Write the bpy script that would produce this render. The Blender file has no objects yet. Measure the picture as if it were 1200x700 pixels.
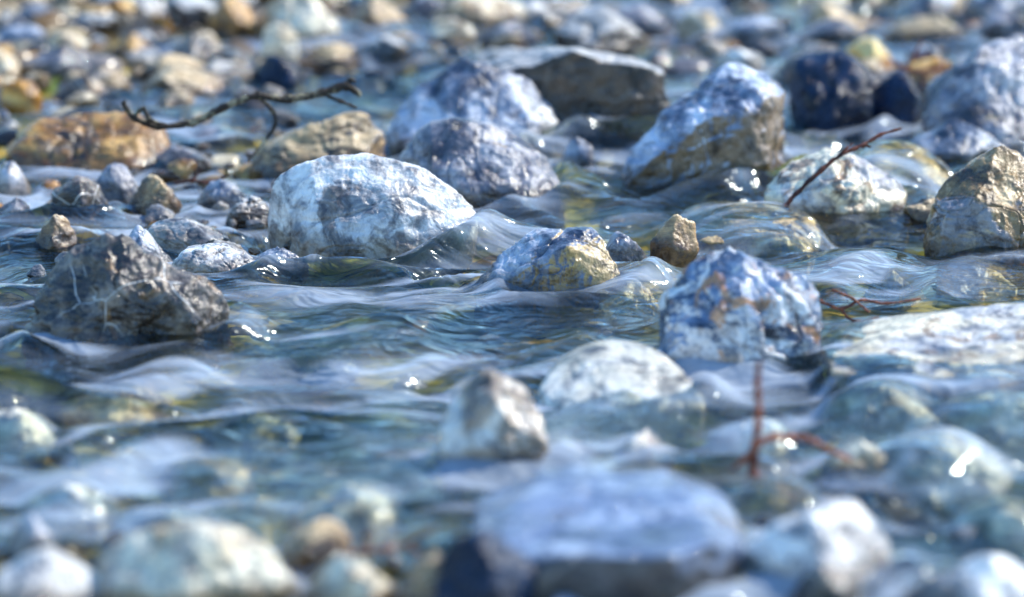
import bpy, bmesh, math, random
import numpy as np
from mathutils import Vector, Matrix

random.seed(7); rng = np.random.default_rng(11)
scene = bpy.context.scene
scene.view_settings.view_transform = 'Standard'
scene.view_settings.look = 'None'
scene.view_settings.exposure = 0
COL = scene.collection

# ------------------------------------------------ camera
PITCH = math.radians(12.0); CAMH = 1.04; F = 5200.0
sp, cp = math.sin(PITCH), math.cos(PITCH)
cd = bpy.data.cameras.new("camera"); cam = bpy.data.objects.new("camera", cd); COL.objects.link(cam)
cam.location = (0, 0, CAMH); cam.rotation_euler = (math.radians(78), 0, 0)
cd.lens = 36*F/1200; cd.sensor_width = 36; cd.clip_start = 0.1; cd.clip_end = 2000
cd.dof.use_dof = True; cd.dof.focus_distance = 5.12; cd.dof.aperture_fstop = 2.8
scene.camera = cam

def ground(px, py, z=0.0):
    xr = (px-600)/F; yr = (350-py)/F
    d = Vector((xr, cp+yr*sp, -sp+yr*cp)); t = (CAMH-z)/(-d.z)
    return d.x*t, d.y*t, t/F

# ------------------------------------------------ noise
def _h(ix, iy, iz, s):
    n = (ix*374761393 + iy*668265263 + iz*2147483647 + s*974634777) & 0xFFFFFFFF
    n = ((n ^ (n >> 13))*1274126177) & 0xFFFFFFFF
    n = ((n ^ (n >> 16))*2246822519) & 0xFFFFFFFF
    return ((n ^ (n >> 15)) & 0xFFFFFF)/float(0xFFFFFF)*2-1
def vnoise(P, s=0):
    I = np.floor(P).astype(np.int64); f = P-I; f = f*f*f*(f*(f*6-15)+10)
    x, y, z = I[:, 0], I[:, 1], I[:, 2]; fx, fy, fz = f[:, 0], f[:, 1], f[:, 2]
    def L(a, b, t): return a+(b-a)*t
    return L(L(L(_h(x,y,z,s), _h(x+1,y,z,s), fx), L(_h(x,y+1,z,s), _h(x+1,y+1,z,s), fx), fy),
             L(L(_h(x,y,z+1,s), _h(x+1,y,z+1,s), fx), L(_h(x,y+1,z+1,s), _h(x+1,y+1,z+1,s), fx), fy), fz)
def fbm(P, o=4, s=0, g=.5):
    r = 0; a = 1; t = 0
    for k in range(o):
        r = r+a*vnoise(P*(2.03**k)+k*7.3, s+k); t += a; a *= g
    return r/t
def ridged(P, o=3, s=0):
    r = 0; a = 1; t = 0
    for k in range(o):
        r = r+a*(1-2*np.abs(vnoise(P*(2.1**k)+k*3.1, s+k))); t += a; a *= .5
    return r/t

# ------------------------------------------------ rock builder
_ico = {}
def ico(n):
    if n not in _ico:
        bm = bmesh.new(); bmesh.ops.create_icosphere(bm, subdivisions=n, radius=1)
        v = np.array([q.co[:] for q in bm.verts]); v /= np.linalg.norm(v, axis=1)[:, None]
        f = np.array([[q.index for q in t.verts] for t in bm.faces]); bm.free(); _ico[n] = (v, f)
    return _ico[n]
def hull_planes(pts):
    bm = bmesh.new()
    for p in pts: bm.verts.new(p)
    bmesh.ops.convex_hull(bm, input=bm.verts[:])
    c = pts.mean(axis=0); N = []; Hh = []
    for f in bm.faces:
        f.normal_update(); n = np.array(f.normal[:])
        if f.calc_area() < 1e-9: continue
        h = np.dot(n, np.array(f.verts[0].co[:])-c)
        if h < 0: n = -n; h = -h
        if any(np.dot(m, n) > .992 for m in N): continue
        N.append(n); Hh.append(max(h, 1e-4))
    bm.free(); return c, np.array(N), np.array(Hh)
def polytope(pts, sub, p, chips=0, seed=0):
    d, f = ico(sub); c, N, Hh = hull_planes(pts)
    if chips:
        r = np.random.default_rng(seed)
        n = r.normal(size=(chips, 3)); n[:, 1] -= .35; n[:, 2] += .25; n /= np.linalg.norm(n, axis=1)[:, None]
        sup = ((pts-c)@n.T).max(axis=0)*r.uniform(.74, .93, chips)
        N = np.vstack([N, n]); Hh = np.concatenate([Hh, sup])
    q = np.maximum(d@N.T, 0)/Hh; qm = q.max(axis=1)
    r = 1/np.power(np.power(q/qm[:, None], p).sum(axis=1), 1/p)/qm
    return c+d*r[:, None], f, d
def roughen(v, d, seed, amp, size):
    P = v/size+seed*1.37
    wv = np.stack([vnoise(P*1.5, seed+40), vnoise(P*1.5, seed+41), vnoise(P*1.5, seed+42)], axis=1)*.5
    st = fbm((P+wv)*np.array([1.2, 1.2, 3.2]), 2, seed+50)*3.0
    strata = (np.floor(st)+np.clip((st-np.floor(st))*3.2-1.1, 0, 1))/3.0
    crack = np.clip(ridged((P+wv)*1.9, 1, seed+60)-.86, 0, 1)*7
    disp = amp*size*(.85*fbm(P*1.9, 3, seed)+.6*strata-.45*crack+.36*ridged(P*5, 3, seed+9)+.13*fbm(P*15, 3, seed+20))
    return v+d*disp[:, None]
def fit(v, lo, hi):
    a = v.min(axis=0); b = v.max(axis=0)
    return lo+(v-a)/(b-a)*(np.array(hi)-np.array(lo))
def mesh_from(name, v, f, smooth=True):
    me = bpy.data.meshes.new(name)
    v = np.asarray(v, dtype=np.float32); f = np.asarray(f, dtype=np.int32); k = f.shape[1]
    me.vertices.add(len(v)); me.vertices.foreach_set("co", v.ravel())
    me.loops.add(f.size); me.loops.foreach_set("vertex_index", f.ravel())
    me.polygons.add(len(f)); me.polygons.foreach_set("loop_start", np.arange(0, f.size, k, dtype=np.int32))
    me.polygons.foreach_set("use_smooth", np.full(len(f), smooth))
    me.update(calc_edges=True); me.validate(); return me

# ------------------------------------------------ materials
def nt(mat):
    mat.use_nodes = True; t = mat.node_tree; t.nodes.clear(); return t
def noise(t, vec, scale, detail=4, rough=.55, dist=0):
    n = t.nodes.new('ShaderNodeTexNoise'); n.inputs['Scale'].default_value = scale
    n.inputs['Detail'].default_value = detail; n.inputs['Roughness'].default_value = rough
    n.inputs['Distortion'].default_value = dist; t.links.new(vec, n.inputs['Vector']); return n.outputs['Fac']
def ramp(t, fac, stops):
    r = t.nodes.new('ShaderNodeValToRGB'); e = r.color_ramp.elements
    while len(e) < len(stops): e.new(.5)
    for i, (p, c) in enumerate(stops):
        e[i].position = p; e[i].color = (*c, 1) if len(c) == 3 else c
    t.links.new(fac, r.inputs['Fac']); return r.outputs['Color']
def mixc(t, fac, a, b, mode='MIX'):
    m = t.nodes.new('ShaderNodeMix'); m.data_type = 'RGBA'; m.blend_type = mode
    for s, x in ((m.inputs[0], fac), (m.inputs[6], a), (m.inputs[7], b)):
        if isinstance(x, (int, float)): s.default_value = x
        elif isinstance(x, tuple): s.default_value = (*x, 1)
        else: t.links.new(x, s)
    return m.outputs[2]
def mth(t, op, a, b=0.0, clamp=False):
    m = t.nodes.new('ShaderNodeMath'); m.operation = op; m.use_clamp = clamp
    for s, x in ((m.inputs[0], a), (m.inputs[1], b)):
        if isinstance(x, (int, float)): s.default_value = x
        else: t.links.new(x, s)
    return m.outputs[0]
W3 = ((0, 0, 0), (1, 1, 1))
def stone_mat(name, dk, md, lt, patch=None, pth=.55, vein=0.0, sc=14, wetz=.018, top=None, gloss=.30, patch2=None, face=None, spec=1.0):
    mat = bpy.data.materials.new(name); t = nt(mat)
    oi = t.nodes.new('ShaderNodeObjectInfo')
    geo = t.nodes.new('ShaderNodeNewGeometry')
    off = mth(t, 'MULTIPLY', oi.outputs['Random'], 37.0)
    va = t.nodes.new('ShaderNodeVectorMath'); va.operation = 'ADD'
    t.links.new(geo.outputs['Position'], va.inputs[0]); t.links.new(off, va.inputs[1]); vec = va.outputs[0]
    n1 = noise(t, vec, sc, 9, .64, .6)
    c = ramp(t, n1, [(.37, dk), (.48, md), (.59, lt)])
    if patch is not None:
        f = ramp(t, noise(t, vec, sc*.7, 6, .62, 1.0), [(pth, W3[0]), (pth+.05, W3[1])])
        c = mixc(t, mth(t, 'MULTIPLY', f, .85), c, patch)
    n5 = noise(t, vec, sc*3.2, 6, .6, .5)
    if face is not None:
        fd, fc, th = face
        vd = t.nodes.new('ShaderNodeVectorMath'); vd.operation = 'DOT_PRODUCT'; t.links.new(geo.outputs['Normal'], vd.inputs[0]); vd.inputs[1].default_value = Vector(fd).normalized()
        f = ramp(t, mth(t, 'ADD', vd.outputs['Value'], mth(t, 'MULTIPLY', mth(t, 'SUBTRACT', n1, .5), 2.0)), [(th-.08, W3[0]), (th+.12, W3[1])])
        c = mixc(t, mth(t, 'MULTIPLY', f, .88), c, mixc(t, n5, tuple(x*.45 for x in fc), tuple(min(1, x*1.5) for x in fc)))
    if patch2 is not None:
        f = ramp(t, noise(t, vec, sc*1.3+3, 6, .62, 1.4), [(.57, W3[0]), (.62, W3[1])])
        c = mixc(t, mth(t, 'MULTIPLY', f, .8), c, patch2)
    g = noise(t, vec, 170, 4, .7)
    c = mixc(t, 1.0, c, ramp(t, g, [(.3, (.78,)*3), (.5, (1.0,)*3), (.72, (1.18,)*3)]), 'MULTIPLY')
    c = mixc(t, 1.0, c, ramp(t, n5, [(.37, (.34, .34, .37)), (.50, (1.08,)*3)]), 'MULTIPLY')
    if top is not None:  # sunlit tops put into the colour: upward-facing faces painted paler
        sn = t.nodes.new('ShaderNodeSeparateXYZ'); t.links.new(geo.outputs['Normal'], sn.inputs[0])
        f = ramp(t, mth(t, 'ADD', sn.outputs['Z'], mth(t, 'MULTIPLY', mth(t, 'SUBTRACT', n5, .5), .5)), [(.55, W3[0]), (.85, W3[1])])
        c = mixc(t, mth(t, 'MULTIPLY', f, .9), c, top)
    if vein > 0:
        vo = t.nodes.new('ShaderNodeTexVoronoi'); vo.feature = 'DISTANCE_TO_EDGE'; vo.inputs['Scale'].default_value = sc*.5
        dv = t.nodes.new('ShaderNodeTexNoise'); dv.inputs['Scale'].default_value = 8; t.links.new(vec, dv.inputs['Vector'])
        vm = t.nodes.new('ShaderNodeVectorMath'); vm.operation = 'MULTIPLY_ADD'
        t.links.new(dv.outputs['Color'], vm.inputs[0]); vm.inputs[1].default_value = (.07, .07, .07); t.links.new(vec, vm.inputs[2])
        t.links.new(vm.outputs[0], vo.inputs['Vector'])
        f = ramp(t, vo.outputs['Distance'], [(0.005, W3[1]), (.014, W3[0])])
        br = ramp(t, noise(t, vec, 9, 2), [(.48, W3[0]), (.54, W3[1])])
        c = mixc(t, mth(t, 'MULTIPLY', mth(t, 'MULTIPLY', f, br), vein), c, (.80, .77, .73))
    hv = t.nodes.new('ShaderNodeHueSaturation'); t.links.new(c, hv.inputs['Color']); hv.inputs['Saturation'].default_value = 1.12
    t.links.new(mth(t, 'ADD', mth(t, 'MULTIPLY', oi.outputs['Random'], .35), .86), hv.inputs['Value']); c = hv.outputs[0]
    sx = t.nodes.new('ShaderNodeSeparateXYZ'); t.links.new(geo.outputs['Position'], sx.inputs[0])
    zz = mth(t, 'SUBTRACT', sx.outputs['Z'], mth(t, 'MULTIPLY', noise(t, geo.outputs['Position'], 22, 4), .06))
    wet = ramp(t, mth(t, 'ADD', mth(t, 'MULTIPLY', mth(t, 'SUBTRACT', zz, wetz-.03), 40), .5, True), [(0.2, W3[1]), (.8, W3[0])])
    c = mixc(t, wet, c, mixc(t, 1.0, c, (.42, .36, .30), 'MULTIPLY'))
    b = t.nodes.new('ShaderNodeBsdfPrincipled'); t.links.new(c, b.inputs['Base Color'])
    damp = mth(t, 'MULTIPLY', mth(t, 'SUBTRACT', noise(t, vec, 10, 3), .5), .8)
    t.links.new(mth(t, 'SUBTRACT', mth(t, 'ADD', damp, gloss), mth(t, 'MULTIPLY', wet, .18), True), b.inputs['Roughness'])
    b.inputs['Specular IOR Level'].default_value = spec
    hb = mth(t, 'ADD', noise(t, vec, 38, 7, .57, .4), mth(t, 'MULTIPLY', g, .10))
    bp = t.nodes.new('ShaderNodeBump'); bp.inputs['Strength'].default_value = .7; bp.inputs['Distance'].default_value = .012
    t.links.new(hb, bp.inputs['Height']); t.links.new(bp.outputs[0], b.inputs['Normal'])
    o = t.nodes.new('ShaderNodeOutputMaterial'); t.links.new(b.outputs[0], o.inputs['Surface']); return mat
M = {
 'blue': stone_mat('blue_grey_limestone', (.045,.055,.09), (.24,.28,.36), (.70,.73,.80), (.88,.88,.86), .58, .3, gloss=.26),
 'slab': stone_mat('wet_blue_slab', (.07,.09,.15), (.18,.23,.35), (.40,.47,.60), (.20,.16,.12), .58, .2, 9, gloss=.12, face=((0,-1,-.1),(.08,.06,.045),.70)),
 'pale': stone_mat('pale_limestone', (.22,.22,.23), (.70,.69,.68), (.96,.95,.91), (.18,.15,.13), .60, .1),
 'cream': stone_mat('cream_and_blue_stone', (.10,.11,.15), (.46,.46,.47), (.88,.82,.71), (.96,.86,.64), .45, .2, 12, patch2=(.24,.14,.07), gloss=.18),
 'rough': stone_mat('rough_dark_stone', (.016,.013,.012), (.08,.062,.052), (.38,.32,.27), (.34,.20,.10), .55, 1.0, 24, gloss=.22),
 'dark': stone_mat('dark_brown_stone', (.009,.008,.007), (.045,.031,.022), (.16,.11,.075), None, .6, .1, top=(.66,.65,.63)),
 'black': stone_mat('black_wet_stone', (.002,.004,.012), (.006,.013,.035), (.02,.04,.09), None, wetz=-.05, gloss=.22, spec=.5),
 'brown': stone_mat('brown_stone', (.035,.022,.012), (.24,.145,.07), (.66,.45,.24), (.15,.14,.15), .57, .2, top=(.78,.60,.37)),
 'golden': stone_mat('golden_brown_stone', (.05,.03,.014), (.32,.21,.10), (.76,.58,.36), (.28,.28,.31), .57, .2, gloss=.22),
 'rust': stone_mat('orange_brown_stone', (.05,.026,.008), (.38,.19,.06), (.72,.45,.18), (.14,.11,.09), .58, .2),
 'ochre': stone_mat('ochre_stone', (.26,.10,.015), (.84,.44,.11), (.96,.74,.34), (.5,.34,.2), .6, 0),
 'tan': stone_mat('tan_stone', (.16,.10,.05), (.72,.56,.36), (.97,.90,.72), (.26,.24,.26), .59, .2),
 'wedge': stone_mat('wet_grey_brown_stone', (.08,.06,.045), (.40,.33,.27), (.94,.88,.79), (.24,.17,.11), .54, .1, 11, gloss=.12),
 'slate': stone_mat('violet_grey_stone', (.04,.04,.055), (.22,.22,.26), (.60,.59,.62), (.50,.38,.24), .60, .4, gloss=.22),
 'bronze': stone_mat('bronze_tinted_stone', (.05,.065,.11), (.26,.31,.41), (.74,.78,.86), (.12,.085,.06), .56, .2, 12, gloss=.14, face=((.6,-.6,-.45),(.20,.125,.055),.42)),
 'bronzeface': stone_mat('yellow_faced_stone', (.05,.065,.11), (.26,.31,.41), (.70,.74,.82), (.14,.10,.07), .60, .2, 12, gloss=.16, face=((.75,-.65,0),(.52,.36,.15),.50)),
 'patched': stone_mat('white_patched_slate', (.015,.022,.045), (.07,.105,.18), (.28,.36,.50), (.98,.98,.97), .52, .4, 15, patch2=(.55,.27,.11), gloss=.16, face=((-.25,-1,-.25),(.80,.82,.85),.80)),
 'green': stone_mat('greenish_stone', (.10,.12,.05), (.26,.27,.14), (.5,.48,.3), None, .6, 0, wetz=-1),
 'under': stone_mat('washed_pale_stone', (.44,.40,.33), (.90,.84,.70), (.99,.96,.86), (.38,.29,.18), .62, 0, wetz=-1, gloss=.14),
 'undertan': stone_mat('submerged_tan_stone', (.26,.16,.07), (.68,.50,.26), (.94,.80,.52), (.3,.34,.42), .58, 0, wetz=-1),
}
MW = {'blue':.17,'pale':.13,'rough':.11,'dark':.10,'black':.05,'brown':.17,'ochre':.08,'tan':.16,'slate':.10}

rocks = []; subs = []
def register(ob, v, sub, wash=None):
    w = v+np.array(ob.location)
    if sub: subs.append(w); return
    if wash is not None:
        q = w[w[:, 2] > -.02].copy(); q[:, 2] = np.minimum(q[:, 2], wash)-.004; subs.append(q)
    m = w[:, 2] > -.01
    if m.any():
        q = w[m]; rocks.append((q[:,0].mean(), q[:,1].mean(), np.ptp(q[:,0])/2, np.ptp(q[:,1])/2))
def put(name, v, f, loc, mat, label, cat='rock', group=None, sub=False, wash=None):
    me = mesh_from(name, v, f); me.materials.append(M[mat])
    ob = bpy.data.objects.new(name, me); COL.objects.link(ob); ob.location = loc
    if len(label.split()) < 4: label += ' in the shallow stream'
    ob["label"] = label; ob["category"] = cat
    if group: ob["group"] = group
    register(ob, v, sub, wash); return ob
_seed = [100]
def hero(pts, yb, D, mat, label, amp=.05, p=22, sub=False, res=6, chips=9, zs=1.0, backh=.7, backw=.76, seed=None, wash=None):
    _seed[0] += 7; p = p*3.2
    seed = seed or _seed[0]
    xs = [a[0] for a in pts]; cx = (min(xs)+max(xs))/2
    X, Y, s = ground(cx, yb)
    P = []
    for (a, b, w) in pts:
        ww = w*D; P.append(((a-cx)*s, ww*s, ((yb-b)-ww*sp)*s/cp))
    P = np.array(P); zt = P[:, 2].max(); full = list(P)
    for q in P:
        if q[2] > .25*zt: full.append((q[0]*backw, D*s, q[2]*backh))
        full.append((q[0]*.95, D*s*.5+(q[1]-D*s*.5)*.97, -.35*zt-.03))
    full = np.array(full)
    v, f, d = polytope(full, res, p, chips, seed)
    size = max(np.ptp(full[:,0]), np.ptp(full[:,2]))/2
    v = roughen(v, d, seed, amp, size)
    v = fit(v, full.min(axis=0), full.max(axis=0))
    if zs != 1: v[:, 2] = np.where(v[:, 2] > 0, v[:, 2]*zs, v[:, 2])
    return put('river_rock', v, f, (X, Y, 0), mat, label, sub=sub, wash=wash)
def rock(x0, x1, yt, yb, mat, label, dr=.8, p=12, amp=.07, sub=False, n=12, res=6, name='river_rock', cat='rock', zs=None, wash=None):
    _seed[0] += 7; seed = _seed[0]; r = np.random.default_rng(seed)
    X, Y, s = ground((x0+x1)/2, yb)
    Wd = (x1-x0)*s; D = Wd*dr; R = (yb-yt)*s
    zt = max((R-.5*D*sp)/cp, .35*R); zb = -.6*zt-.015
    if zs is not None: zt = zs; zb = -.06
    q = r.normal(size=(n, 3)); q /= np.linalg.norm(q, axis=1)[:, None]
    q = np.vstack([q, np.eye(3)*.9, -np.eye(3)*.9])*np.array([1, 1, .9])
    a = r.uniform(0, 6.28); Rm = np.array([[math.cos(a), -math.sin(a), 0], [math.sin(a), math.cos(a), 0], [0, 0, 1]])
    v, f, d = polytope(q@Rm.T, res, p*3, 6, seed)
    v = roughen(v, d, seed, amp, 1.0)
    v = fit(v, np.array([-Wd/2, -D*.5, zb]), np.array([Wd/2, D*.5, zt]))
    return put(name, v, f, (X, Y+D*.42, 0), mat, label, cat=cat, sub=sub, wash=wash)

# ------------------------------------------------ individually shaped rocks
hero([(18,398,.4),(28,364,.5),(48,325,.5),(84,288,.5),(112,272,.45),(146,276,.45),(176,300,.4),(212,328,.4),(248,352,.35),(270,376,.4),(232,396,.1),(140,402,0),(50,404,.1),(120,335,.15)],
     404, 160, 'rough', 'rough dark brown-grey rock with white veins in rushing water', amp=.13, p=24, res=7, chips=10, wash=.008)
hero([(308,240,.5),(322,210,.55),(368,186,.5),(430,178,.5),(484,192,.45),(532,226,.4),(560,262,.35),(552,282,.2),(470,292,.05),(398,303,0),(340,288,.1),(314,265,.3),(455,240,.12)],
     302, 170, 'pale', 'smooth pale grey boulder with a flat sunlit top', amp=.055, p=10, res=7, chips=7)
hero([(456,190,.5),(482,152,.5),(528,135,.5),(580,138,.5),(636,168,.45),(664,208,.4),(664,234,.25),(592,244,0),(535,240,0),(498,222,.15)],
     243, 165, 'slate', 'rounded grey speckled boulder beside a paler boulder', amp=.07, p=8, res=7)
hero([(450,140,.4),(500,84,.5),(548,64,.5),(602,84,.5),(640,112,.5),(662,165,.4),(640,190,.1),(540,180,0),(470,165,.15),(590,120,.1)],
     185, 170, 'blue', 'angular blue-grey rock with shaded flank', amp=.09, res=7)
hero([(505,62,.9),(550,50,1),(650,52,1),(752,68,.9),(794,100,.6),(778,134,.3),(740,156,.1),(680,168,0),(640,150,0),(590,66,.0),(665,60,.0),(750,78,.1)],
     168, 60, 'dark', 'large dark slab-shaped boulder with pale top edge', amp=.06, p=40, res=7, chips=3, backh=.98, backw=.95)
hero([(728,210,.3),(738,180,.3),(776,132,.4),(822,92,.5),(846,70,.6),(888,78,.6),(916,112,.5),(926,164,.4),(892,186,.1),(838,208,.0),(738,220,0),(880,112,.03),(792,160,.0)],
     220, 150, 'bronze', 'tall angular blue-grey rock with bronze-brown face', amp=.09, p=60, res=7, chips=4, seed=104)
hero([(552,338,.4),(584,298,.5),(622,270,.5),(690,265,.5),(724,292,.4),(750,324,.3),(700,336,.05),(655,342,0),(620,346,0),(566,346,.1),(660,290,.02)],
     346, 130, 'bronzeface', 'pyramid-shaped rock with yellow-brown sunlit face in riffle', amp=.07, p=50, res=7, chips=2, seed=333, wash=.006)
hero([(768,400,.4),(795,350,.5),(840,305,.5),(880,288,.5),(932,318,.45),(966,352,.4),(978,395,.25),(930,424,.05),(862,436,0),(790,428,.05),(872,355,.05),(920,372,.05)],
     438, 180, 'patched', 'blue-grey rock with bright white mineral patches', amp=.11, p=40, res=7, chips=8, seed=424, wash=.018)
hero([(1088,270,.4),(1108,226,.45),(1150,192,.5),(1176,168,.5),(1222,186,.5),(1270,230,.5),(1270,298,.2),(1150,299,0),(1100,292,.1),(1145,240,.15)],
     299, 190, 'golden', 'warm tan and grey boulder standing out of the water', amp=.09, p=24, res=7)
hero([(975,420,.3),(1060,380,.6),(1130,352,.8),(1200,344,.9),(1300,350,.9),(1300,460,.3),(1190,462,0),(1080,458,0),(985,445,.1)],
     468, 330, 'cream', 'broad low cream and grey slab half covered by water', amp=.05, p=14, res=7, chips=5, zs=.86, seed=55, wash=.022)
hero([(898,232,.4),(925,200,.5),(985,176,.5),(1040,198,.45),(1070,228,.4),(1066,250,.15),(1000,264,0),(930,250,.1),(980,215,.1)],
     262, 140, 'cream', 'cream and grey mottled rock with wet edges', amp=.11, p=26, wash=.012)
hero([(1086,115,.4),(1118,72,.5),(1180,46,.5),(1260,60,.5),(1270,180,.2),(1180,182,0),(1120,160,.1),(1090,138,.25)],
     180, 190, 'slate', 'large violet-grey weathered boulder', amp=.10, p=22)
hero([(926,90,.4),(945,62,.5),(985,58,.5),(1026,88,.4),(1024,126,.2),(985,148,0),(945,132,.1)],
     146, 100, 'black', 'glossy black wet rock', amp=.08, p=6)
hero([(512,485,.4),(532,452,.5),(572,434,.5),(618,452,.5),(645,492,.4),(640,530,.15),(592,552,0),(540,545,.05),(516,515,.2),(568,475,.05)],
     554, 130, 'wedge', 'pale tan angular rock with glossy wet faces', amp=.11, p=40, chips=8, seed=618, wash=.014)
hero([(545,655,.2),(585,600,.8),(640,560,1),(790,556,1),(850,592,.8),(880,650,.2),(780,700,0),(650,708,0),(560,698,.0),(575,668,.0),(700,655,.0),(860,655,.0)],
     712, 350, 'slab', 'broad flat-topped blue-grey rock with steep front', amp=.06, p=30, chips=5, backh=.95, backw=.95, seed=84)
hero([(0,170,.4),(10,138,.6),(80,125,.7),(160,130,.6),(196,155,.4),(185,185,.1),(100,200,0),(20,196,.1)],
     200, 160, 'rust', 'low long orange-brown rock on the gravel bar', amp=.09, p=18)
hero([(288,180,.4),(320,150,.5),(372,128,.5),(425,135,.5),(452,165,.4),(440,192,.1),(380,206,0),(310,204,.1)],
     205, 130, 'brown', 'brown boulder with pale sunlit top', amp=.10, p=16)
hero([(632,450,.3),(664,410,.5),(706,384,.7),(748,388,.7),(796,424,.4),(828,474,.1),(740,482,.0),(690,480,0)], 482, 240, 'under', 'smooth pale rock washed by a sheet of flowing water', amp=.04, p=5, zs=.72, chips=2)
# overflowed
hero([(790,262,.4),(845,232,.5),(910,226,.5),(966,262,.3),(950,288,0),(820,290,0)], 290, 190, 'undertan', 'tan rock washed over by blue water', amp=.10, p=18, sub=True, zs=.6)
hero([(1000,195,.4),(1040,168,.5),(1085,172,.5),(1130,215,.3),(1110,236,0),(1030,232,0)], 236, 130, 'undertan', 'brown rock with water pouring over it', amp=.1, p=18, sub=True, zs=.8)

R_ = [
 (704,760,272,306,'slate','small grey rock tucked behind a larger one'),(762,820,250,301,'brown','small round brown-grey stone'),
 (1050,1186,136,192,'blue','smooth blue-grey boulder'),(1018,1086,82,138,'black','black wet stone'),
 (980,1052,42,84,'ochre','ochre brown stone'),(1036,1142,14,52,'brown','flat brown-grey stone'),(1140,1215,8,46,'slate','grey stone'),
 (1150,1230,40,70,'slate','grey stone'),(655,702,160,202,'blue','small blue-grey stone'),(930,1010,20,52,'slate','low grey stone'),
 (104,166,190,236,'slate','grey stone in shallow water'),(54,124,205,256,'rough','dark grey stone'),(146,212,204,251,'brown','rounded brown stone'),
 (164,246,168,196,'slate','flat grey stone'),(228,302,208,242,'blue','flat bluish wet stone'),
 (160,268,252,292,'pale','flat pale stone at the water edge'),
 (198,306,284,328,'pale','pale grey-green flat stone'),(296,362,288,322,'blue','small blue-grey stone'),(112,200,262,312,'blue','blue-grey wet stone'),
 (38,90,250,292,'brown','small brown stone'),(-12,34,188,232,'slate','grey stone'),(262,332,228,262,'dark','dark wet stone'),
 (-20,42,232,262,'slate','grey stone'),(160,268,74,112,'brown','long brown stone'),(20,112,50,92,'slate','grey stone'),
 (-20,60,28,62,'blue','blue-grey stone'),(190,262,38,78,'rough','dark grey stone'),(292,406,-12,54,'tan','big tan sunlit stone'),
 (240,304,-10,48,'rust','orange-brown stone'),(303,350,26,84,'tan','upright tan stone'),(400,480,-10,36,'brown','brown stone'),
 (92,222,-20,28,'dark','dark brown stone'),(20,100,-14,24,'brown','brown stone'),(470,530,-10,24,'slate','grey stone'),
 (515,572,-12,18,'ochre','orange stone'),(690,792,4,38,'slate','grey flat stone'),(600,650,0,24,'pale','pale stone'),
 (790,850,10,42,'tan','tan stone'),(850,925,18,50,'blue','blue-grey stone'),(940,1000,-12,20,'tan','tan stone'),
 (0,48,92,132,'ochre','bright orange sunlit stone'),(60,135,86,122,'rough','dark mottled stone'),(118,190,38,74,'rust','orange-brown stone'),
 (-30,24,60,96,'tan','cream sunlit stone'),(222,300,66,100,'dark','dark wet stone'),(345,420,48,82,'brown','brown stone'),(420,480,40,72,'dark','dark stone'),
 (500,560,20,50,'tan','cream stone'),(560,640,22,50,'slate','grey stone'),(1060,1110,50,80,'blue','blue-grey stone'),
 (110,350,608,716,'tan','large beige sunlit rounded stone'),(-20,128,640,716,'pale','whitish stone'),(326,412,608,664,'brown','brown round stone'),
 (345,470,650,720,'tan','tan stone'),(455,552,645,722,'brown','mottled brown stone'),(865,1060,585,694,'pale','pale angular stone'),
 (1050,1230,648,725,'pale','pale low stone'),(925,1010,655,715,'rough','dark stone'),(500,630,622,728,'black','black rock standing in for a shadowed gap'),  # black rock is added to darken a gap that is only in shadow
 (720,792,502,545,'pale','small pale stone'),(640,690,516,540,'blue','small bluish stone'),(955,1052,510,562,'tan','beige stone at water level'),
 (0,70,600,650,'slate','grey stone'),(330,400,262,292,'rough','dark wet stone'),(1060,1120,232,262,'brown','brown wet stone'),
]
for a in R_:
    wsh = .014 if a[2] > 480 and a[2] < 600 else None
    rock(*a[:4], a[4], a[5], dr=random.uniform(.65,.95), p=random.choice([8,12,18]), amp=random.uniform(.07,.12), res=6 if a[1]-a[0] > 60 else 5, wash=wsh)
S_ = [(1010,1200,488,570,'under',.032),(60,200,425,470,'undertan',.004),(230,350,455,500,'green',.0),(330,470,560,605,'under',.014),
      (820,930,480,530,'under',.02),(850,960,560,600,'undertan',.018),(1120,1240,570,630,'under',.024),(470,560,610,640,'green',.004),(20,120,560,600,'under',.014),
      (965,1110,430,490,'under',.026),(1100,1250,460,510,'under',.026),(620,700,590,610,'undertan',.008),(120,250,600,630,'under',.01),(1100,1200,300,330,'undertan',.008),(690,780,300,345,'undertan',.01),
      (180,300,520,560,'undertan',.008),(300,420,380,410,'green',-.006),(-40,60,450,500,'under',.014),(1010,1090,300,335,'undertan',.012)]
for a in S_: rock(*a[:4], a[4], 'stone lying under a thin layer of rushing water', dr=1.1, p=14, amp=.13, sub=True, zs=a[5])

# ------------------------------------------------ bed profile
def bedz(X, Y):
    pool = np.exp(-(((X+.25)/.45)**2+((Y-4.75)/.45)**2))
    sm = lambda u: np.clip(u, 0, 1)**2*(3-2*np.clip(u, 0, 1))
    z = -.040-.015*pool+sm((Y-5.9)/.9)*.014+sm((-X-.25)/.45)*sm((Y-5.3)/.7)*.036+sm((4.05-Y)/.25)*.02
    P = np.stack([np.ravel(X), np.ravel(Y), 0*np.ravel(X)], axis=1)
    return z+(.024*fbm(P*3, 3, 5)+.014*fbm(P*12, 3, 6)).reshape(np.shape(X))

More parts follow.
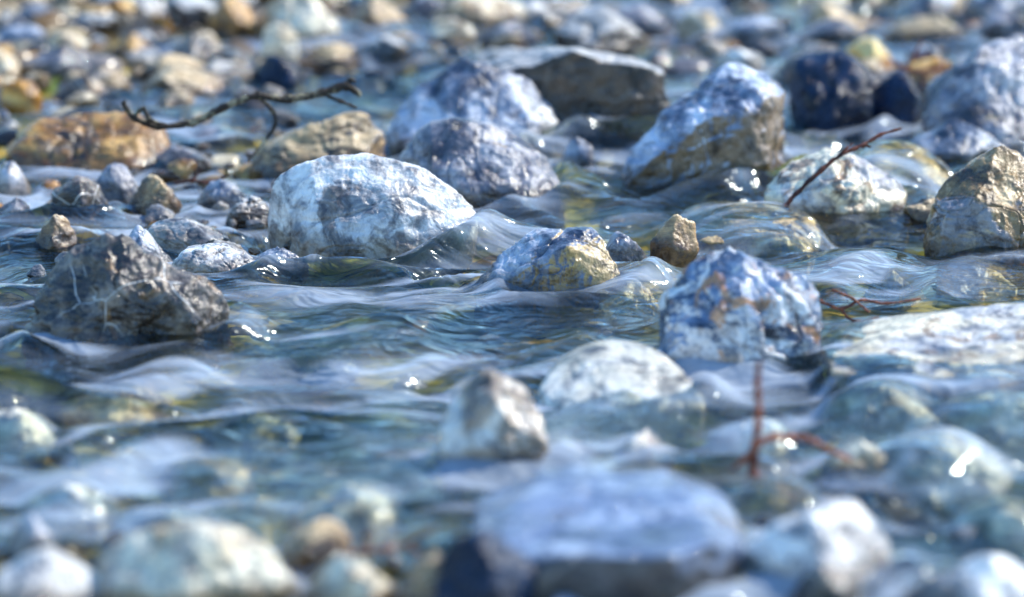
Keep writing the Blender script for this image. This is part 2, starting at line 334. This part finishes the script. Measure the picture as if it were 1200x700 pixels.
# ------------------------------------------------ scattered smaller stones
variants = []
for i in range(24):
    r = np.random.default_rng(900+i)
    q = r.normal(size=(r.integers(7, 12), 3)); q /= np.linalg.norm(q, axis=1)[:, None]
    q = np.vstack([q, np.eye(3)*.85, -np.eye(3)*.85])
    v, f, d = polytope(q, 5, r.choice([16, 40, 80]), 6, 40+i); v = roughen(v, d, 500+i, .15, 1.0)
    variants.append((v, f))
keys = list(MW)
vm = {}
names = {'blue':'blue-grey','pale':'pale grey','rough':'dark mottled','dark':'dark brown','black':'black','brown':'brown','ochre':'ochre','tan':'tan','slate':'grey'}
cnt = 0; tries = 0; placed = []
while cnt < 270 and tries < 20000:
    tries += 1
    zone = random.random()
    if zone < .78:  px = random.uniform(-40,1240) if random.random() < .55 else random.uniform(-40, 480); py = random.uniform(-14,122)
    elif zone < .93: px = random.uniform(-30,340); py = random.uniform(110,318)
    else: px = random.uniform(-30,1230); py = random.uniform(610,730)
    if 330 < px < 520 and 80 < py < 128: continue
    if zone < .78 and py > 80 and 500 < px < 930: continue
    X, Y, s = ground(px, py)
    w = random.choice([30,46,64,84,104,130] if py < 130 else [30,38,46,56,68,84])*s*(.62 if zone > .78 else 1.0)
    if any((X-a)**2+((Y-b)*.8)**2 < (.31*(w+c))**2 for a, b, c in placed): continue
    if any(((X-a)/(c+w*.2))**2+((Y-b)/(d+w*.2))**2 < 1 for a, b, c, d in rocks if c > 0 and d > 0): continue
    placed.append((X, Y, w))
    left = px < 480 and py < 130
    wts = [MW[k]*({'ochre':2.4,'tan':2.8,'dark':3.2,'brown':2.8,'rough':1.2,'blue':.5,'pale':.5,'slate':.5}.get(k, 1) if left else {'blue':1.6,'dark':1.3}.get(k, 1)) for k in keys]
    if py > 600: wts = [MW[k]*{'tan':2,'pale':2,'ochre':.2}.get(k, 1) for k in keys]
    vi = random.randrange(len(variants)); k = random.choices(keys, wts)[0]
    key = (vi, k)
    if key not in vm:
        me = mesh_from('stone', *variants[vi]); me.materials.append(M[k]); vm[key] = me
    ob = bpy.data.objects.new('stone', vm[key]); COL.objects.link(ob)
    h = w/2*random.uniform(.40,.75)
    ob.scale = (w/2, w/2*random.uniform(.6,1), h); ob.rotation_euler = (random.uniform(-.35,.35), random.uniform(-.35,.35), random.uniform(0, 6.28))
    ob.location = (X, Y, max(float(bedz(np.array(X), np.array(Y)))+h*.5, random.uniform(-.3, .15)*h))
    ob["label"] = "small %s stone on the stream bed among others" % names[k]; ob["category"] = "stone"; ob["group"] = "small stones along the shallow stream"
    cnt += 1

# ------------------------------------------------ bed sheet
def axis(lo, hi, step, far_lo, far_hi, n):
    core = np.arange(lo, hi, step)
    g = np.geomspace(step*2, far_hi-core[-1], n); h = np.geomspace(step*2, lo-far_lo, n)
    return np.concatenate([lo-h[::-1], core, core[-1]+g]), n, len(core)
def sheet(ax, ay):
    X, Y = np.meshgrid(ax, ay); ny, nx = X.shape
    idx = np.arange(nx*ny).reshape(ny, nx)
    f = np.stack([idx[:-1,:-1], idx[:-1,1:], idx[1:,1:], idx[1:,:-1]], axis=-1).reshape(-1, 4)
    return X, Y, f
ax, _, _ = axis(-1.2, 1.2, .012, -300, 300, 40); ay, _, _ = axis(3.2, 8.2, .014, -60, 600, 44)
X, Y, f = sheet(ax, ay)
Z = bedz(X, Y)
far = np.clip((Y-14)/60, 0, 1); side = np.clip((np.abs(X)-6)/60, 0, 1); mx = np.maximum(far, side)
P = np.stack([X.ravel(), Y.ravel(), 0*X.ravel()], axis=1)
Z += far**1.2*3.5+side**1.2*4+mx*(fbm(P*.08, 4, 8).reshape(X.shape)*2)
me = mesh_from('stream_bed', np.stack([X, Y, Z], axis=-1).reshape(-1, 3), f)
bed = bpy.data.objects.new('stream_bed', me); COL.objects.link(bed); bed["kind"] = "structure"
bed["label"] = "gravelly olive and brown stream bed with banks"; bed["category"] = "stream bed"
mat = bpy.data.materials.new('stream_bed'); t = nt(mat)
geo = t.nodes.new('ShaderNodeNewGeometry'); pos = geo.outputs['Position']
vo = t.nodes.new('ShaderNodeTexVoronoi'); vo.inputs['Scale'].default_value = 13; vo.inputs['Randomness'].default_value = 1
wn = t.nodes.new('ShaderNodeTexNoise'); wn.inputs['Scale'].default_value = 12; t.links.new(pos, wn.inputs['Vector'])
vmm = t.nodes.new('ShaderNodeVectorMath'); vmm.operation = 'MULTIPLY_ADD'; t.links.new(wn.outputs['Color'], vmm.inputs[0]); vmm.inputs[1].default_value = (.08,.08,.08); t.links.new(pos, vmm.inputs[2])
t.links.new(vmm.outputs[0], vo.inputs['Vector'])
sc_ = t.nodes.new('ShaderNodeSeparateColor'); t.links.new(vo.outputs['Color'], sc_.inputs[0])
c = ramp(t, sc_.outputs[0], [(0, (.04,.05,.006)), (.25, (.30,.32,.04)), (.5, (.80,.56,.10)), (.7, (.48,.54,.10)), (.86, (.94,.78,.28)), (1, (.97,.90,.50))])
c = mixc(t, 1.0, c, ramp(t, noise(t, pos, 4, 6, .6), [(.42, (.22,.34,.05)), (.57, (1.2,1.05,.6))]), 'MULTIPLY')
c = mixc(t, 1.0, c, ramp(t, vo.outputs['Distance'], [(0, (1.1,)*3), (.02, (1.0,)*3), (.8, (.3,)*3)]), 'MULTIPLY')
sx = t.nodes.new('ShaderNodeSeparateXYZ'); t.links.new(pos, sx.inputs[0])
c = mixc(t, ramp(t, sx.outputs['Z'], [(.0, W3[0]), (.012, W3[1])]), c, mixc(t, 1.0, c, (.16,.13,.11), 'MULTIPLY'))
hl = ramp(t, mth(t, 'MULTIPLY', sx.outputs['Z'], .5), [(.1, W3[0]), (.5, W3[1])])
c = mixc(t, hl, c, ramp(t, noise(t, pos, .6, 8, .7), [(.35, (.012,.02,.008)), (.65, (.06,.075,.03))]))
b = t.nodes.new('ShaderNodeBsdfPrincipled'); b.inputs['Roughness'].default_value = .5; t.links.new(c, b.inputs['Base Color'])
bp = t.nodes.new('ShaderNodeBump'); bp.inputs['Distance'].default_value = .012; bp.inputs['Strength'].default_value = .5; bp.invert = True
t.links.new(vo.outputs['Distance'], bp.inputs['Height']); t.links.new(bp.outputs[0], b.inputs['Normal'])
o = t.nodes.new('ShaderNodeOutputMaterial'); t.links.new(b.outputs[0], o.inputs['Surface']); me.materials.append(mat)

# gravel
gv, gf = [], []; rv = []; base = 0; bv, bf = ico(3)
small = []
for i in range(12):
    r = np.random.default_rng(70+i); q = r.normal(size=(10, 3)); q /= np.linalg.norm(q, axis=1)[:, None]
    v, ff, d = polytope(np.vstack([q, np.eye(3)*.9, -np.eye(3)*.9]), 3, 14, 3, i); small.append(v)
NG = 1900
gy = 3.5+4.4*rng.uniform(size=NG)**.7; gx = rng.uniform(-1, 1, NG)*(.14+gy*.125); gz = bedz(gx, gy)
for i in range(NG):
    x, y = gx[i], gy[i]
    if y < 5.75 and x > -.35 and rng.uniform() < .65: continue
    w = rng.choice([.012, .02, .028, .036]) if y < 5.75 else rng.choice([.012, .022, .034, .046, .055])
    a = rng.uniform(0, 6.28); v = small[rng.integers(12)]*np.array([w, w*rng.uniform(.55,1), w*rng.uniform(.35,.6)])
    ca, sa = math.cos(a), math.sin(a); v = v@np.array([[ca, sa, 0], [-sa, ca, 0], [0, 0, 1]])
    gv.append(v+np.array([x, y, gz[i]+rng.uniform(-.008, .005)])); gf.append(bf+base); base += len(bv); rv.append(np.full(len(bv), rng.uniform()))
me = mesh_from('gravel', np.vstack(gv), np.vstack(gf))
at = me.attributes.new('shade', 'FLOAT', 'POINT'); at.data.foreach_set('value', np.concatenate(rv).astype(np.float32))
gr = bpy.data.objects.new('gravel', me); COL.objects.link(gr); gr["kind"] = "stuff"; gr["label"] = "mixed small gravel covering the stream bed"; gr["category"] = "gravel"
mat = bpy.data.materials.new('gravel'); t = nt(mat); an = t.nodes.new('ShaderNodeAttribute'); an.attribute_name = 'shade'
c = ramp(t, an.outputs['Fac'], [(0, (.012,.011,.011)), (.26, (.06,.055,.058)), (.42, (.30,.17,.05)), (.56, (.18,.22,.30)), (.72, (.66,.39,.11)), (.88, (.60,.48,.30)), (1, (.92,.80,.56))])
geo = t.nodes.new('ShaderNodeNewGeometry')
c = mixc(t, 1.0, c, ramp(t, noise(t, geo.outputs['Position'], 70, 5, .65), [(.3, (.4,)*3), (.65, (1.2,)*3)]), 'MULTIPLY')
b = t.nodes.new('ShaderNodeBsdfPrincipled'); b.inputs['Roughness'].default_value = .25; t.links.new(c, b.inputs['Base Color'])
o = t.nodes.new('ShaderNodeOutputMaterial'); t.links.new(b.outputs[0], o.inputs['Surface']); me.materials.append(mat)

# ------------------------------------------------ water
st = .005
ax, nl, nx0 = axis(-1.15, 1.15, st, -7, 7, 14); ay, nb, ny0 = axis(3.25, 8.0, st, -6, 16, 14)
X, Y, f = sheet(ax, ay); ny, nx = X.shape
fl = math.radians(14); U = X*math.cos(fl)+Y*math.sin(fl); V = -X*math.sin(fl)+Y*math.cos(fl)
def raw(A, B, o, s, g=.5): return fbm(np.stack([A.ravel(), B.ravel(), 0*A.ravel()+s], axis=1), o, s, g).reshape(X.shape)
warpu = raw(U*4, V*4, 2, 31)*.14; warpv = raw(U*4, V*5, 2, 33)*.12
def pn2(su, sv, o, s, g=.5): return raw((U+warpu)*su, (V+warpv)*sv, o, s, g)
def rg(su, sv, s): return 1-2*np.sqrt(raw((U+warpu)*su, (V+warpv)*sv, 1, s)**2+.008)
turb = np.clip(raw(U*2.2, V*2.0, 2, 41)*1.3+.95, .45, 1.6)
Z = .010*pn2(4, 5, 2, 51)+turb*(.0155*pn2(7, 10, 2, 61)+.0078*rg(8, 12, 66)+.0028*pn2(14, 24, 1, 71))
foam = np.zeros_like(Z)
ux, uy = math.cos(fl), math.sin(fl)
for (cx, cy, rx, ry) in rocks:
    if ry <= 0 or cy < 3.2 or cy > 7.8: continue
    rx2, ry2 = rx+.012, ry+.012
    dx, dy = X-cx, Y-cy; q = np.sqrt((dx/rx2)**2+(dy/ry2)**2)
    up = (dx*ux+dy*uy)/(np.sqrt(dx**2+dy**2)+1e-6)
    h = min(rx, .14)
    ring = np.exp(-((q-1.05)/.2)**2)
    Z += ring*(up*.5+.4)*.20*h
    du = -(dx*ux+dy*uy); dv = -dx*uy+dy*ux
    wake = np.exp(-(dv/(ry2*1.1))**2)*np.clip(du/(rx2), 0, 1)*np.exp(-np.clip(du-rx2, 0, 9)/(2.2*rx2))
    Z += -wake*.08*h
    foam += ring*.55+wake*.6
Hm = np.full((ny, nx), -1.0); x0, y0 = ax[nl], ay[nb]
for w in subs:
    ix = np.round((w[:,0]-x0)/st).astype(int)+nl; iy = np.round((w[:,1]-y0)/st).astype(int)+nb
    m = (ix >= 0) & (ix < nx) & (iy >= 0) & (iy < ny)
    np.maximum.at(Hm, (iy[m], ix[m]), w[m, 2])
for k in range(3):
    Hm = np.maximum.reduce([Hm, np.roll(Hm, 1, 0), np.roll(Hm, -1, 0), np.roll(Hm, 1, 1), np.roll(Hm, -1, 1)])
Hm = np.maximum(Hm, -.03)
for k in range(14):
    Hm = (Hm*2+np.roll(Hm, 1, 0)+np.roll(Hm, -1, 0)+np.roll(Hm, 1, 1)+np.roll(Hm, -1, 1))/6
hh = Hm+.003
kk = .016; e = np.clip(.5+.5*(hh-Z)/kk, 0, 1); Z0 = Z; Z = Z0*(1-e)+hh*e+kk*e*(1-e)+e*.35*Z0
foam += e*.12+e*(1-e)*.9
me = mesh_from('stream_water', np.stack([X, Y, Z], axis=-1).reshape(-1, 3), f)
fn = np.clip(pn2(7, 26, 3, 81, .55)*2.4+.12, 0, 1)
foam = np.clip(foam, 0, 1.1)*fn+np.clip(pn2(4, 15, 3, 91, .55)*2.8-.45, 0, .75)
at = me.attributes.new('foam', 'FLOAT', 'POINT'); at.data.foreach_set('value', np.clip(foam, 0, 1).ravel().astype(np.float32))
wa = bpy.data.objects.new('stream_water', me); COL.objects.link(wa); wa["kind"] = "structure"; wa["label"] = "clear blue-green rippling stream water"; wa["category"] = "water"
mat = bpy.data.materials.new('water'); t = nt(mat)
geo = t.nodes.new('ShaderNodeNewGeometry'); pos = geo.outputs['Position']
mp = t.nodes.new('ShaderNodeMapping'); mp.inputs['Rotation'].default_value = (0, 0, -fl); mp.inputs['Scale'].default_value = (1, 1.8, 1); t.links.new(pos, mp.inputs['Vector'])
n1 = noise(t, mp.outputs[0], 13, 2, .5, 1.2); n2 = noise(t, mp.outputs[0], 45, 2, .5, .6)
hgt = mth(t, 'ADD', n1, mth(t, 'MULTIPLY', n2, .10))
bp = t.nodes.new('ShaderNodeBump'); bp.inputs['Strength'].default_value = .85; bp.inputs['Distance'].default_value = .016; t.links.new(hgt, bp.inputs['Height'])
fr = t.nodes.new('ShaderNodeFresnel'); fr.inputs['IOR'].default_value = 1.55; t.links.new(bp.outputs[0], fr.inputs['Normal'])
tr = t.nodes.new('ShaderNodeBsdfTransparent'); tr.inputs['Color'].default_value = (.96,1,.92,1)
rf = t.nodes.new('ShaderNodeBsdfRefraction'); rf.inputs['Color'].default_value = (1,1,.96,1); rf.inputs['IOR'].default_value = 1.2; rf.inputs['Roughness'].default_value = .08; t.links.new(bp.outputs[0], rf.inputs['Normal'])
m0 = t.nodes.new('ShaderNodeMixShader'); m0.inputs[0].default_value = .22; t.links.new(tr.outputs[0], m0.inputs[1]); t.links.new(rf.outputs[0], m0.inputs[2])
gl = t.nodes.new('ShaderNodeBsdfGlossy'); gl.inputs['Roughness'].default_value = .12; gl.inputs['Color'].default_value = (.82,.93,1,1); t.links.new(bp.outputs[0], gl.inputs['Normal'])
ms = t.nodes.new('ShaderNodeMixShader'); t.links.new(fr.outputs[0], ms.inputs[0]); t.links.new(m0.outputs[0], ms.inputs[1]); t.links.new(gl.outputs[0], ms.inputs[2])
df = t.nodes.new('ShaderNodeBsdfDiffuse'); df.inputs['Color'].default_value = (.70,.82,1,1); t.links.new(bp.outputs[0], df.inputs['Normal'])
an = t.nodes.new('ShaderNodeAttribute'); an.attribute_name = 'foam'
m2 = t.nodes.new('ShaderNodeMixShader'); t.links.new(mth(t, 'MULTIPLY', an.outputs['Fac'], .44), m2.inputs[0]); t.links.new(ms.outputs[0], m2.inputs[1]); t.links.new(df.outputs[0], m2.inputs[2])
o = t.nodes.new('ShaderNodeOutputMaterial'); t.links.new(m2.outputs[0], o.inputs['Surface']); me.materials.append(mat)

# ------------------------------------------------ twigs
def twig_mat(name, a, bcol, sc=60, th=.46):
    mat = bpy.data.materials.new(name); t = nt(mat); tc = t.nodes.new('ShaderNodeTexCoord')
    c = ramp(t, noise(t, tc.outputs['Object'], sc, 6, .7), [(th, a), (th+.14, bcol)])
    b = t.nodes.new('ShaderNodeBsdfPrincipled'); b.inputs['Roughness'].default_value = .6; t.links.new(c, b.inputs['Base Color'])
    bp = t.nodes.new('ShaderNodeBump'); bp.inputs['Distance'].default_value = .003; t.links.new(noise(t, tc.outputs['Object'], 200, 4), bp.inputs['Height']); t.links.new(bp.outputs[0], b.inputs['Normal'])
    o = t.nodes.new('ShaderNodeOutputMaterial'); t.links.new(b.outputs[0], o.inputs['Surface']); return mat
MT = {'lichen': twig_mat('lichen_bark', (.028,.017,.010), (.50,.44,.28), 45, .50), 'red': twig_mat('red_bark', (.05,.014,.01), (.26,.07,.035), 40), 'rust': twig_mat('rusty_bark', (.18,.045,.025), (.58,.18,.085))}
def twig(anchor, chains, mat, label, thick=1.0, lift=0.0, jit=1.0):
    X, Y, s = ground(*anchor); V = []; Fs = []; base = 0; K = 8
    for ch in chains:
        P = []; Rr = []
        for (a, b, w, r) in ch:
            P.append(Vector(((a-anchor[0])*s, w*s, ((anchor[1]-b)-w*sp)*s/cp+lift))); Rr.append(r*s*thick)
        Q = []; RQ = []; sub = 6
        for i in range(len(P)-1):
            p0 = P[max(i-1, 0)]; p1 = P[i]; p2 = P[i+1]; p3 = P[min(i+2, len(P)-1)]
            for k in range(sub):
                u = k/sub
                Q.append(.5*((2*p1)+(p2-p0)*u+(2*p0-5*p1+4*p2-p3)*u*u+(3*p1-p0-3*p2+p3)*u**3)); RQ.append((Rr[i]*(1-u)+Rr[i+1]*u)*(1.3 if k == 0 else 1))
        Q.append(P[-1]); RQ.append(Rr[-1])
        n = len(Q)
        for i, (c, r) in enumerate(zip(Q, RQ)):
            tn = (Q[min(i+1, n-1)]-Q[max(i-1, 0)]).normalized(); a = tn.cross(Vector((.1, 1, .2))).normalized(); b = tn.cross(a)
            rr = r*(1+jit*(.16*math.sin(i*2.1)+.16*random.uniform(-1, 1))); c = c+Vector((random.uniform(-1,1), random.uniform(-1,1), random.uniform(-1,1)))*r*.2*jit
            for k in range(K):
                th = 2*math.pi*k/K; V.append(c+(a*math.cos(th)+b*math.sin(th))*rr)
        for i in range(n-1):
            for k in range(K):
                Fs.append((base+i*K+k, base+i*K+(k+1) % K, base+(i+1)*K+(k+1) % K, base+(i+1)*K+k))
        base += n*K
    me = mesh_from('twig', np.array([v[:] for v in V]), np.array(Fs)); me.materials.append(MT[mat])
    ob = bpy.data.objects.new('twig', me); COL.objects.link(ob); ob.location = (X, Y, 0); ob["label"] = label; ob["category"] = "twig"; return ob
twig((290,235), [[(146,120,0,3),(158,138,0,4),(185,148,10,4.5),(225,144,20,4.5),(262,126,25,4.5),(300,112,30,4.5),(335,116,40,5),(375,108,45,5),(405,100,50,6),(422,112,50,3)],
     [(158,138,0,3),(170,128,0,2.5),(176,140,0,3),(190,146,5,2)],[(300,112,30,3),(318,128,30,3),(322,145,28,2.5),(310,165,20,2),(290,190,5,1.5)],
     [(375,108,45,3),(398,118,40,2.5),(418,126,40,2)],[(405,100,50,3),(410,92,50,2.5),(416,96,50,2)]],
     'lichen', 'crooked lichen-covered dead branch resting on stones', .92, 0, .7)
twig((945,262), [[(920,242,0,3.5),(932,228,5,3),(962,200,15,2.8),(985,182,22,2.8),(1012,170,30,2.5),(1032,158,35,2.2),(1058,150,40,1.5)],[(985,182,22,2),(992,174,22,1.5),(1000,168,24,1)],[(1012,170,30,2),(1022,172,30,1.5)],[(920,242,0,3),(930,262,-2,2)]],
     'red', 'thin dark red twig leaning over the rocks', .9)
twig((885,566), [[(882,562,0,6),(884,530,0,5.5),(888,490,0,5),(886,455,0,4.5),(888,425,0,3)],[(884,528,0,5),(905,518,5,5),(940,518,10,4.5),(965,528,12,4),(998,545,14,3)],[(884,530,0,4.5),(870,545,-4,4),(856,556,-6,2.5)]],
     'rust', 'forked reddish twig sticking up from the water', .9, .004)
twig((1085,118), [[(1040,72,0,3),(1062,82,0,4),(1085,84,4,4),(1110,78,6,3)],[(1062,82,0,3),(1072,62,0,2.5),(1080,48,0,2)],[(1085,84,4,3),(1080,104,4,2.5)],[(1070,70,0,3),(1090,64,4,2)]], 'rust', 'tangle of reddish twigs caught between stones', .7)
twig((995,386), [[(960,352,0,3),(985,362,0,3.5),(1010,352,8,3),(1040,356,10,3),(1080,350,16,2)],[(985,362,0,3),(1000,376,-2,2.5),(1030,372,0,2)],[(975,340,5,2.5),(998,350,4,3),(1018,366,0,2)]], 'rust', 'small rusty twigs snagged beside a rock', .6)
twig((235,226), [[(205,215,0,2),(225,212,0,2.5),(245,214,0,2),(270,205,5,1.5)],[(225,212,0,2),(236,198,2,1.5)]], 'red', 'short thin red twig lying on stones')
twig((440,668), [[(385,662,0,5),(420,648,0,5),(470,640,6,4.5),(510,618,12,4)],[(470,640,6,4),(492,648,6,3)]], 'rust', 'reddish twig lying across shore stones', .7)

# ------------------------------------------------ light
az = math.radians(66); el = math.radians(44)
sd = bpy.data.lights.new('sun', 'SUN'); so = bpy.data.objects.new('sun', sd); COL.objects.link(so)
sd.energy = 5.0; sd.angle = math.radians(.5); sd.color = (1, .93, .79)
dirv = Vector((math.sin(az)*math.cos(el), math.cos(az)*math.cos(el), math.sin(el)))
so.rotation_euler = dirv.to_track_quat('Z', 'Y').to_euler(); so.location = dirv*10
w = bpy.data.worlds.new("World"); scene.world = w; w.use_nodes = True; t = w.node_tree; t.nodes.clear()
sk = t.nodes.new('ShaderNodeTexSky'); sk.sky_type = 'NISHITA'; sk.sun_disc = False; sk.sun_elevation = el; sk.sun_rotation = az
sk.air_density = 1.2; sk.dust_density = .3; sk.ozone_density = 3.0
hs = t.nodes.new('ShaderNodeHueSaturation'); hs.inputs['Saturation'].default_value = 1.22; hs.inputs['Value'].default_value = 1.65
bg = t.nodes.new('ShaderNodeBackground'); bg.inputs['Strength'].default_value = .15
o = t.nodes.new('ShaderNodeOutputWorld'); t.links.new(sk.outputs[0], hs.inputs['Color']); t.links.new(hs.outputs[0], bg.inputs[0]); t.links.new(bg.outputs[0], o.inputs[0])
